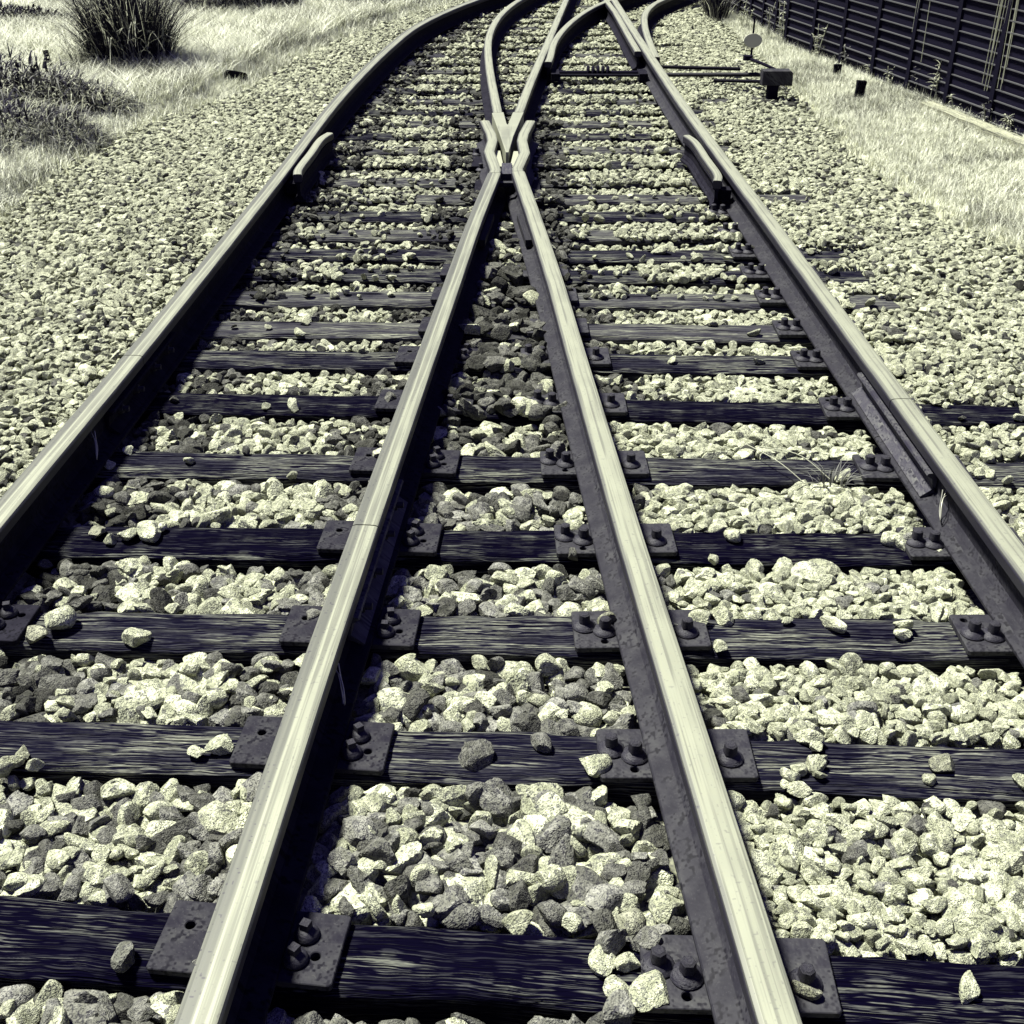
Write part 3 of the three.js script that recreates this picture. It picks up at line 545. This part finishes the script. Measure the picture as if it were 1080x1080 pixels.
const TUFTS = [tuft(1, 12, 0.075, 0.0042, 0.05), tuft(2, 12, 0.095, 0.004, 0.06), tuft(3, 9, 0.13, 0.0045, 0.05)];
const vergeY = (x, z, sx, edge) => { const d = Math.abs(x - (along(edge, Math.max(z, -16)) - sx * 0.35)); return -0.225 + 0.03 * sst(0.2, 0.8, d) + 0.04 * (fbm(x * 1.7, z * 1.7, 90) - 0.5) + 0.012 * (vn(x * 9, z * 9, 94) - 0.5); };
function grassPatch(name, label, n, seed, pick, sx, edge) {
  const r = rng(seed), lists = TUFTS.map(() => []);
  for (let i = 0; i < n; i++) { const q = pick(r); if (!q) continue; lists[q[2]].push([q[0], vergeY(q[0], q[1], sx, edge) - 0.008, q[1], q[3], r() * 6.283, q[4]]); }
  const G = new THREE.Group(); G.name = name; G.userData = { kind: 'stuff', label, category: 'grass' }; scene.add(G);
  const M = new THREE.Matrix4(), Q = new THREE.Quaternion(), V = new THREE.Vector3(), S = new THREE.Vector3(), C = new THREE.Color(), Y = new THREE.Vector3(0, 1, 0);
  lists.forEach((l, k) => { if (!l.length) return; const im = sh(new THREE.InstancedMesh(TUFTS[k], grassMat, l.length)); im.name = 'grass_tufts'; im.userData.kind = 'stuff';
    l.forEach((q, i) => { im.setMatrixAt(i, M.compose(V.set(q[0], q[1], q[2]), Q.setFromAxisAngle(Y, q[4]), S.setScalar(q[3]))); im.setColorAt(i, C.setRGB(0.54 * q[5], 0.55 * q[5], 0.455 * q[5])); }); G.add(im); });
}
const tone = (r, x, z) => { const b = vn(x * 3, z * 3, 160); return r() < 0.10 + 0.35 * (b > 0.66 ? 1 : 0) ? 0.15 + 0.3 * r() : 0.75 + 0.5 * r(); };
grassPatch('grass_right', 'fine pale dry grass on the verge before the dark wall', 26000, 301, r => {
  const z = -4.6 - 9.4 * Math.pow(r(), 1.15), e = along(EDGE_R, z), wall = lerp(2.45, 3.5, clamp((z + 11.06) / 5.2)), x = e - 0.05 + (wall - e + 0.05) * r();
  const ed = x - e; if (ed < 0.15 && r() > 0.25 + ed * 3) return null; return [x, z, r() < 0.7 ? 0 : 1, 0.55 + 0.5 * r(), tone(r, x, z)];
}, 1, EDGE_R);
grassPatch('grass_left', 'pale dry grass on the verge left of the ballast', 42000, 302, r => {
  const z = -5 - 11 * Math.pow(r(), 1.05), e = along(EDGE_L, z), w = Math.min(4.6, 0.6 + (-z - 4.6) * 0.55), x = e + 0.08 - w * Math.pow(r(), 1.3);
  const ed = e - x; if (ed < 0.2 && r() > 0.2 + ed * 3.5) return null; const hi = ed > 0.3 && z < -8.2 && r() < 0.62; return [x, z, hi ? 2 : r() < 0.6 ? 0 : 1, (hi ? 1.15 : 0.65) + 0.8 * r(), tone(r, x, z)];
}, -1, EDGE_L);

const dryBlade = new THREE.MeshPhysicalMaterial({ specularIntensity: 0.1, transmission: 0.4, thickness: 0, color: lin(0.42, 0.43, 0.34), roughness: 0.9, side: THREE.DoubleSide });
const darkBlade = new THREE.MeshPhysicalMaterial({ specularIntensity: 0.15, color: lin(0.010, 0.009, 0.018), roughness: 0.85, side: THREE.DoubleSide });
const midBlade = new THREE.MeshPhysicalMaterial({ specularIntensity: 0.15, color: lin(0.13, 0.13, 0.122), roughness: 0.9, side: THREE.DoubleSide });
function clump(seed, n, R, len, w, bend) {
  const r = rng(seed), gs = [];
  for (let i = 0; i < n; i++) {
    const a = r() * 6.283, q = Math.sqrt(r()), g = bladeGeo(len * (0.45 + 0.6 * r()), w * (0.6 + 0.8 * r()), bend * (0.15 + q * r()), 5);
    g.rotateZ((r() - 0.5) * 0.4); g.rotateY(-a + (r() - 0.5) * 1.6); g.translate(Math.cos(a) * q * R[0], (r() - 0.5) * 0.02, Math.sin(a) * q * R[1]); gs.push(g);
  }
  const g = mergeGeometries(gs); g.computeVertexNormals(); return g;
}
function tussock(name, label, category, pos, R, len, counts, seed, w = 0.012, bend = 0.9) {
  const t = thing(name, label, category, pos);
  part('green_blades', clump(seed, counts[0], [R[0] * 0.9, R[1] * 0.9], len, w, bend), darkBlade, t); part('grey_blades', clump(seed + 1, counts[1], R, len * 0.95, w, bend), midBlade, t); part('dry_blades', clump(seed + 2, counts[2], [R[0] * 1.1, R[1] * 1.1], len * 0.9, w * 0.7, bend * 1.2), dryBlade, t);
}
function leaves(seed, n, R, len, w) { // leaves spread through a low dome, pointing out and up, drooping at the tip
  const r = rng(seed), gs = [];
  for (let i = 0; i < n; i++) {
    const a = r() * 6.283, q = Math.sqrt(r()), top = R[1] * Math.sqrt(Math.max(0.05, 1 - q * q)) * (0.7 + 0.5 * vn(Math.cos(a) * q * 3 + 9, Math.sin(a) * q * 3 + 9, seed)), g = bladeGeo(len * (0.5 + 0.8 * r()), w * (0.6 + 0.8 * r()), 0.4 + 1.1 * r(), 4);
    g.rotateZ(-0.9 * r()); g.rotateY(-a + (r() - 0.5) * 2.6); g.translate(Math.cos(a) * q * R[0], top * Math.pow(r(), 0.7), Math.sin(a) * q * R[2]); gs.push(g);
  }
  const g = mergeGeometries(gs); g.computeVertexNormals(); return g;
}
function bush(name, label, category, pos, R, len, counts, seed, w) {
  const t = thing(name, label, category, pos);
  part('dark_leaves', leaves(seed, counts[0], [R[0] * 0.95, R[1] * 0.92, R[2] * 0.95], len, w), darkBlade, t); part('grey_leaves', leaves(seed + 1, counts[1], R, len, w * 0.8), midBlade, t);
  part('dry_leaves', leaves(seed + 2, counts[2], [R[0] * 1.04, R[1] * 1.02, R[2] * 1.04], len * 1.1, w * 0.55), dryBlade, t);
  const st = []; const r = rng(seed + 5); for (let k = 0; k < 7; k++) { const a = r() * 6.28, q = r() * 0.7; st.push(tube([[Math.cos(a) * q * R[0] * 0.5, 0, Math.sin(a) * q * R[2] * 0.5], [Math.cos(a) * q * R[0] * 0.8, R[1] * 0.4, Math.sin(a) * q * R[2] * 0.8], [Math.cos(a) * q * R[0], R[1] * 0.85, Math.sin(a) * q * R[2]]], 0.004, 8, 5)); }
  part('stems', mergeGeometries(st), darkBlade, t);
}
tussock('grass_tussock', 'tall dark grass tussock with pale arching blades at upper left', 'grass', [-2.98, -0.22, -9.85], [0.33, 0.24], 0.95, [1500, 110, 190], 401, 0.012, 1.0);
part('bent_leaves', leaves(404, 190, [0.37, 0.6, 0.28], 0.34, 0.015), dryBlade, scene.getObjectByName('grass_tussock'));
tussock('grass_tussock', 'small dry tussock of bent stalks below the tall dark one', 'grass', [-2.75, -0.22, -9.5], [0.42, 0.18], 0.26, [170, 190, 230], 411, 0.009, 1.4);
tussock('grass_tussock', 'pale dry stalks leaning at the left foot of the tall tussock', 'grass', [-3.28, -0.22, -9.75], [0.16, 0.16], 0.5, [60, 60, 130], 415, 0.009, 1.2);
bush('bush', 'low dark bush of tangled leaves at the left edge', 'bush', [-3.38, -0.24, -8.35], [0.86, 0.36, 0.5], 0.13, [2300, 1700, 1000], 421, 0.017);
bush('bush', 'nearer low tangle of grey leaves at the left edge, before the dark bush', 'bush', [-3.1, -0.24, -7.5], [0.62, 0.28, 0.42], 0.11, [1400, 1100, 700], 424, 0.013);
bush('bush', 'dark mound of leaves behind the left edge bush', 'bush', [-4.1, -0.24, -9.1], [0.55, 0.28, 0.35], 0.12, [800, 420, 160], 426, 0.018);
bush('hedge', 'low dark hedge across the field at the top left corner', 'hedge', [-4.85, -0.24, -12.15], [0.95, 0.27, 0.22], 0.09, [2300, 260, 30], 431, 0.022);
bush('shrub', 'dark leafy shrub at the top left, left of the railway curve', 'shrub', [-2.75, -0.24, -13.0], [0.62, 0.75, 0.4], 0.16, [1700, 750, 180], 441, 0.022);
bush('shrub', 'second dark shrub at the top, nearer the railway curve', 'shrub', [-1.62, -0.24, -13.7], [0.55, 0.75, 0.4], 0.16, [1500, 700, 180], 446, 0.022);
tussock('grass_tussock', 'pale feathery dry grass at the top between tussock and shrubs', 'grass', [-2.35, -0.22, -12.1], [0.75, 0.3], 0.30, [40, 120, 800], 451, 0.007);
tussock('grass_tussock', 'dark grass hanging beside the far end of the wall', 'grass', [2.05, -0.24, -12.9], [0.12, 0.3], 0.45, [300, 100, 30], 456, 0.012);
// weeds along the foot of the wall
{
  const r = rng(77), stems = [[2.52, -10.35, 0.30], [2.62, -9.95, 0.34], [2.72, -9.55, 0.20], [2.80, -9.2, 0.18], [2.86, -8.9, 0.26], [2.92, -8.6, 0.32], [3.0, -8.3, 0.22], [3.07, -7.95, 0.24], [3.12, -7.65, 0.14], [2.36, -11.1, 0.42], [2.30, -11.4, 0.34], [2.22, -12.2, 0.25], [1.86, -9.1, 0.16], [1.93, -9.0, 0.13]];
  const where = ['behind the far short post', 'between the two short posts and the wall', 'where the wall meets the grass, short one', 'with a dark patch at its foot', 'at the middle of the wall foot', 'the tallest with pale tufts, mid wall', 'just right of the tall tufted one', 'near the kerb', 'low beside the kerb at the right', 'tall at the corner of the two walls', 'left of the corner of the two walls', 'at the foot of the far wall', 'behind the lever box, larger', 'behind the lever box, smaller'];
  stems.forEach(([x, z, h], i) => {
    const t = thing('weed', `pale dry weed ${where[i]}`, 'weed', [x, -0.22, z], 'dry weeds along the wall');
    const n = 3 + Math.floor(r() * 3), sg = [], lg = [];
    for (let k = 0; k < n; k++) {
      const a = r() * 6.28, hh = h * (0.6 + 0.5 * r()), lx = (r() - 0.5) * 0.12, lz = (r() - 0.5) * 0.08, b = [Math.cos(a) * 0.03, 0, Math.sin(a) * 0.03];
      sg.push(tube([b, [b[0] + lx * 0.4, hh * 0.55, b[2] + lz * 0.4], [b[0] + lx, hh, b[2] + lz]], 0.0028, 8, 4));
      for (let m = 0; m < 12; m++) { const f = 0.25 + 0.75 * r(), g = bladeGeo(0.035 + 0.03 * r(), 0.012, 0.6, 3); g.rotateZ(-0.7 - 0.5 * r()); g.rotateY(r() * 6.28); g.translate(b[0] + lx * f * f, hh * f, b[2] + lz * f * f); lg.push(g); }
    }
    const lgeo = mergeGeometries(lg); lgeo.computeVertexNormals();
    part('stem', mergeGeometries(sg), dryBlade, t); part('leaves', lgeo, i % 3 === 1 ? midBlade : dryBlade, t);
  });
}
// dry vines hanging on the wall
function vine(x, z, n, spread, low, seed, label) {
  const t = thing('hanging_vine', label, 'vine', [x, 0, z], 'dry vines hanging on the wall'), r = rng(seed);
  for (let i = 0; i < n; i++) { const o = (r() - 0.5) * spread, b = low + 0.35 * r() * r(), wob = (r() - 0.5) * 0.05; part('strand', tube([[o * 0.55 * 0.22, 1.17, o * 0.98 * 0.55], [o * 0.22 + wob * 0.2, 0.6, o * 0.75 + wob], [o * 0.22 + wob * 0.2, b, o]], 0.0022, 14, 4), dryBlade, t); }
}
vine(3.055, -7.95, 12, 0.26, 0.0, 501, 'bunch of pale thin vines hanging down the wall near the right edge');
vine(3.165, -7.44, 8, 0.14, -0.05, 502, 'pale thin vines hanging at the very right edge of the wall');
vine(2.84, -8.93, 3, 0.25, 0.05, 503, 'few faint dry strands on the middle of the wall');

// ---------------------------------------------------------------- loose stones and litter
const looseMat = [stoneMat(0.48, 0.49, 0.41), stoneMat(0.17, 0.17, 0.17), stoneMat(0.30, 0.30, 0.26), stoneMat(0.006, 0.005, 0.012)];
[[-0.655, -1.375, 0.024, 1, 2, 'grey mottled stone lying on the lowest sleeper, left of the plate'], [0.163, -1.845, 0.030, 0, 4, 'large pale stone on the second sleeper beside the right middle rail'], [0.883, -1.85, 0.022, 2, 6, 'grey stone lying on the second sleeper, far right'],
 [-0.605, -1.90, 0.026, 0, 1, 'pale broken stone on the second sleeper beside the left plate, right piece'], [-0.650, -1.885, 0.019, 0, 9, 'pale broken stone on the second sleeper, left piece'],
 [-1.09, -2.345, 0.038, 0, 5, 'largest pale stone at the left end of the third sleeper'], [-1.125, -2.28, 0.030, 2, 3, 'rounder stone just below the large one on the third sleeper'],
 [-0.975, -2.76, 0.030, 0, 7, 'palest of the four stones in a row on the fourth sleeper, rightmost'], [-1.032, -2.745, 0.024, 0, 8, 'second stone from the right of the row on the fourth sleeper'], [-1.075, -2.73, 0.020, 0, 10, 'third stone from the right of the row on the fourth sleeper'], [-1.115, -2.765, 0.024, 2, 11, 'leftmost stone of the row on the fourth sleeper'],
 [0.478, -1.295, 0.018, 2, 12, 'small pale stone on the plate at the bottom, right of the rail'], [0.455, -2.36, 0.024, 0, 13, 'pale stone against the plate on the third sleeper, right of the rail'], [0.225, -2.33, 0.022, 2, 0, 'grey stone between the bolts left of the right middle rail'],
 [-2.07, -9.42, 0.07, 3, 2, 'black rock on the pale left verge'], [0.60, -2.75, 0.026, 0, 3, 'pale stone on the fourth sleeper right of the middle rails'], [0.20, -1.44, 0.028, 2, 5, 'stone at the edge of the lowest sleeper left of the plate'], [0.235, -1.30, 0.03, 0, 6, 'pale stone at the bottom edge left of the plate']]
  .forEach(([x, z, r, m, v, label], i) => { const o = single('loose_stone', STONES[v], looseMat[m], label, 'stone', 'loose stones'); const onPlate = /plate at the bottom|between the bolts/.test(label); o.position.set(x, (m === 3 ? -0.19 : onPlate ? -0.141 : STOP - 0.003) + r * 0.62, z); o.rotation.y = i * 1.7; o.scale.setScalar(r); });
{ // dry plant among the stones left of the right rail, with two long straws
  const t = thing('dry_plant', 'small dry plant with long straws among stones left of the right rail', 'plant', [0.93, -0.165, -3.06]);
  const g = clump(611, 46, [0.05, 0.035], 0.085, 0.006, 1.2); part('leaves', g, midBlade, t);
  part('straw', tube([[0, 0.02, 0], [-0.08, 0.06, -0.08], [-0.19, 0.045, -0.17]], 0.0016, 14, 4), dryBlade, t); part('straw', tube([[-0.07, 0.01, 0.02], [-0.14, 0.045, -0.06], [-0.22, 0.035, -0.21]], 0.0016, 14, 4), dryBlade, t); part('straw', tube([[0.0, 0.01, 0.02], [-0.09, 0.02, 0.02], [-0.16, 0.012, 0.07]], 0.0016, 14, 4), dryBlade, t);
}
renderer.render(scene, camera);
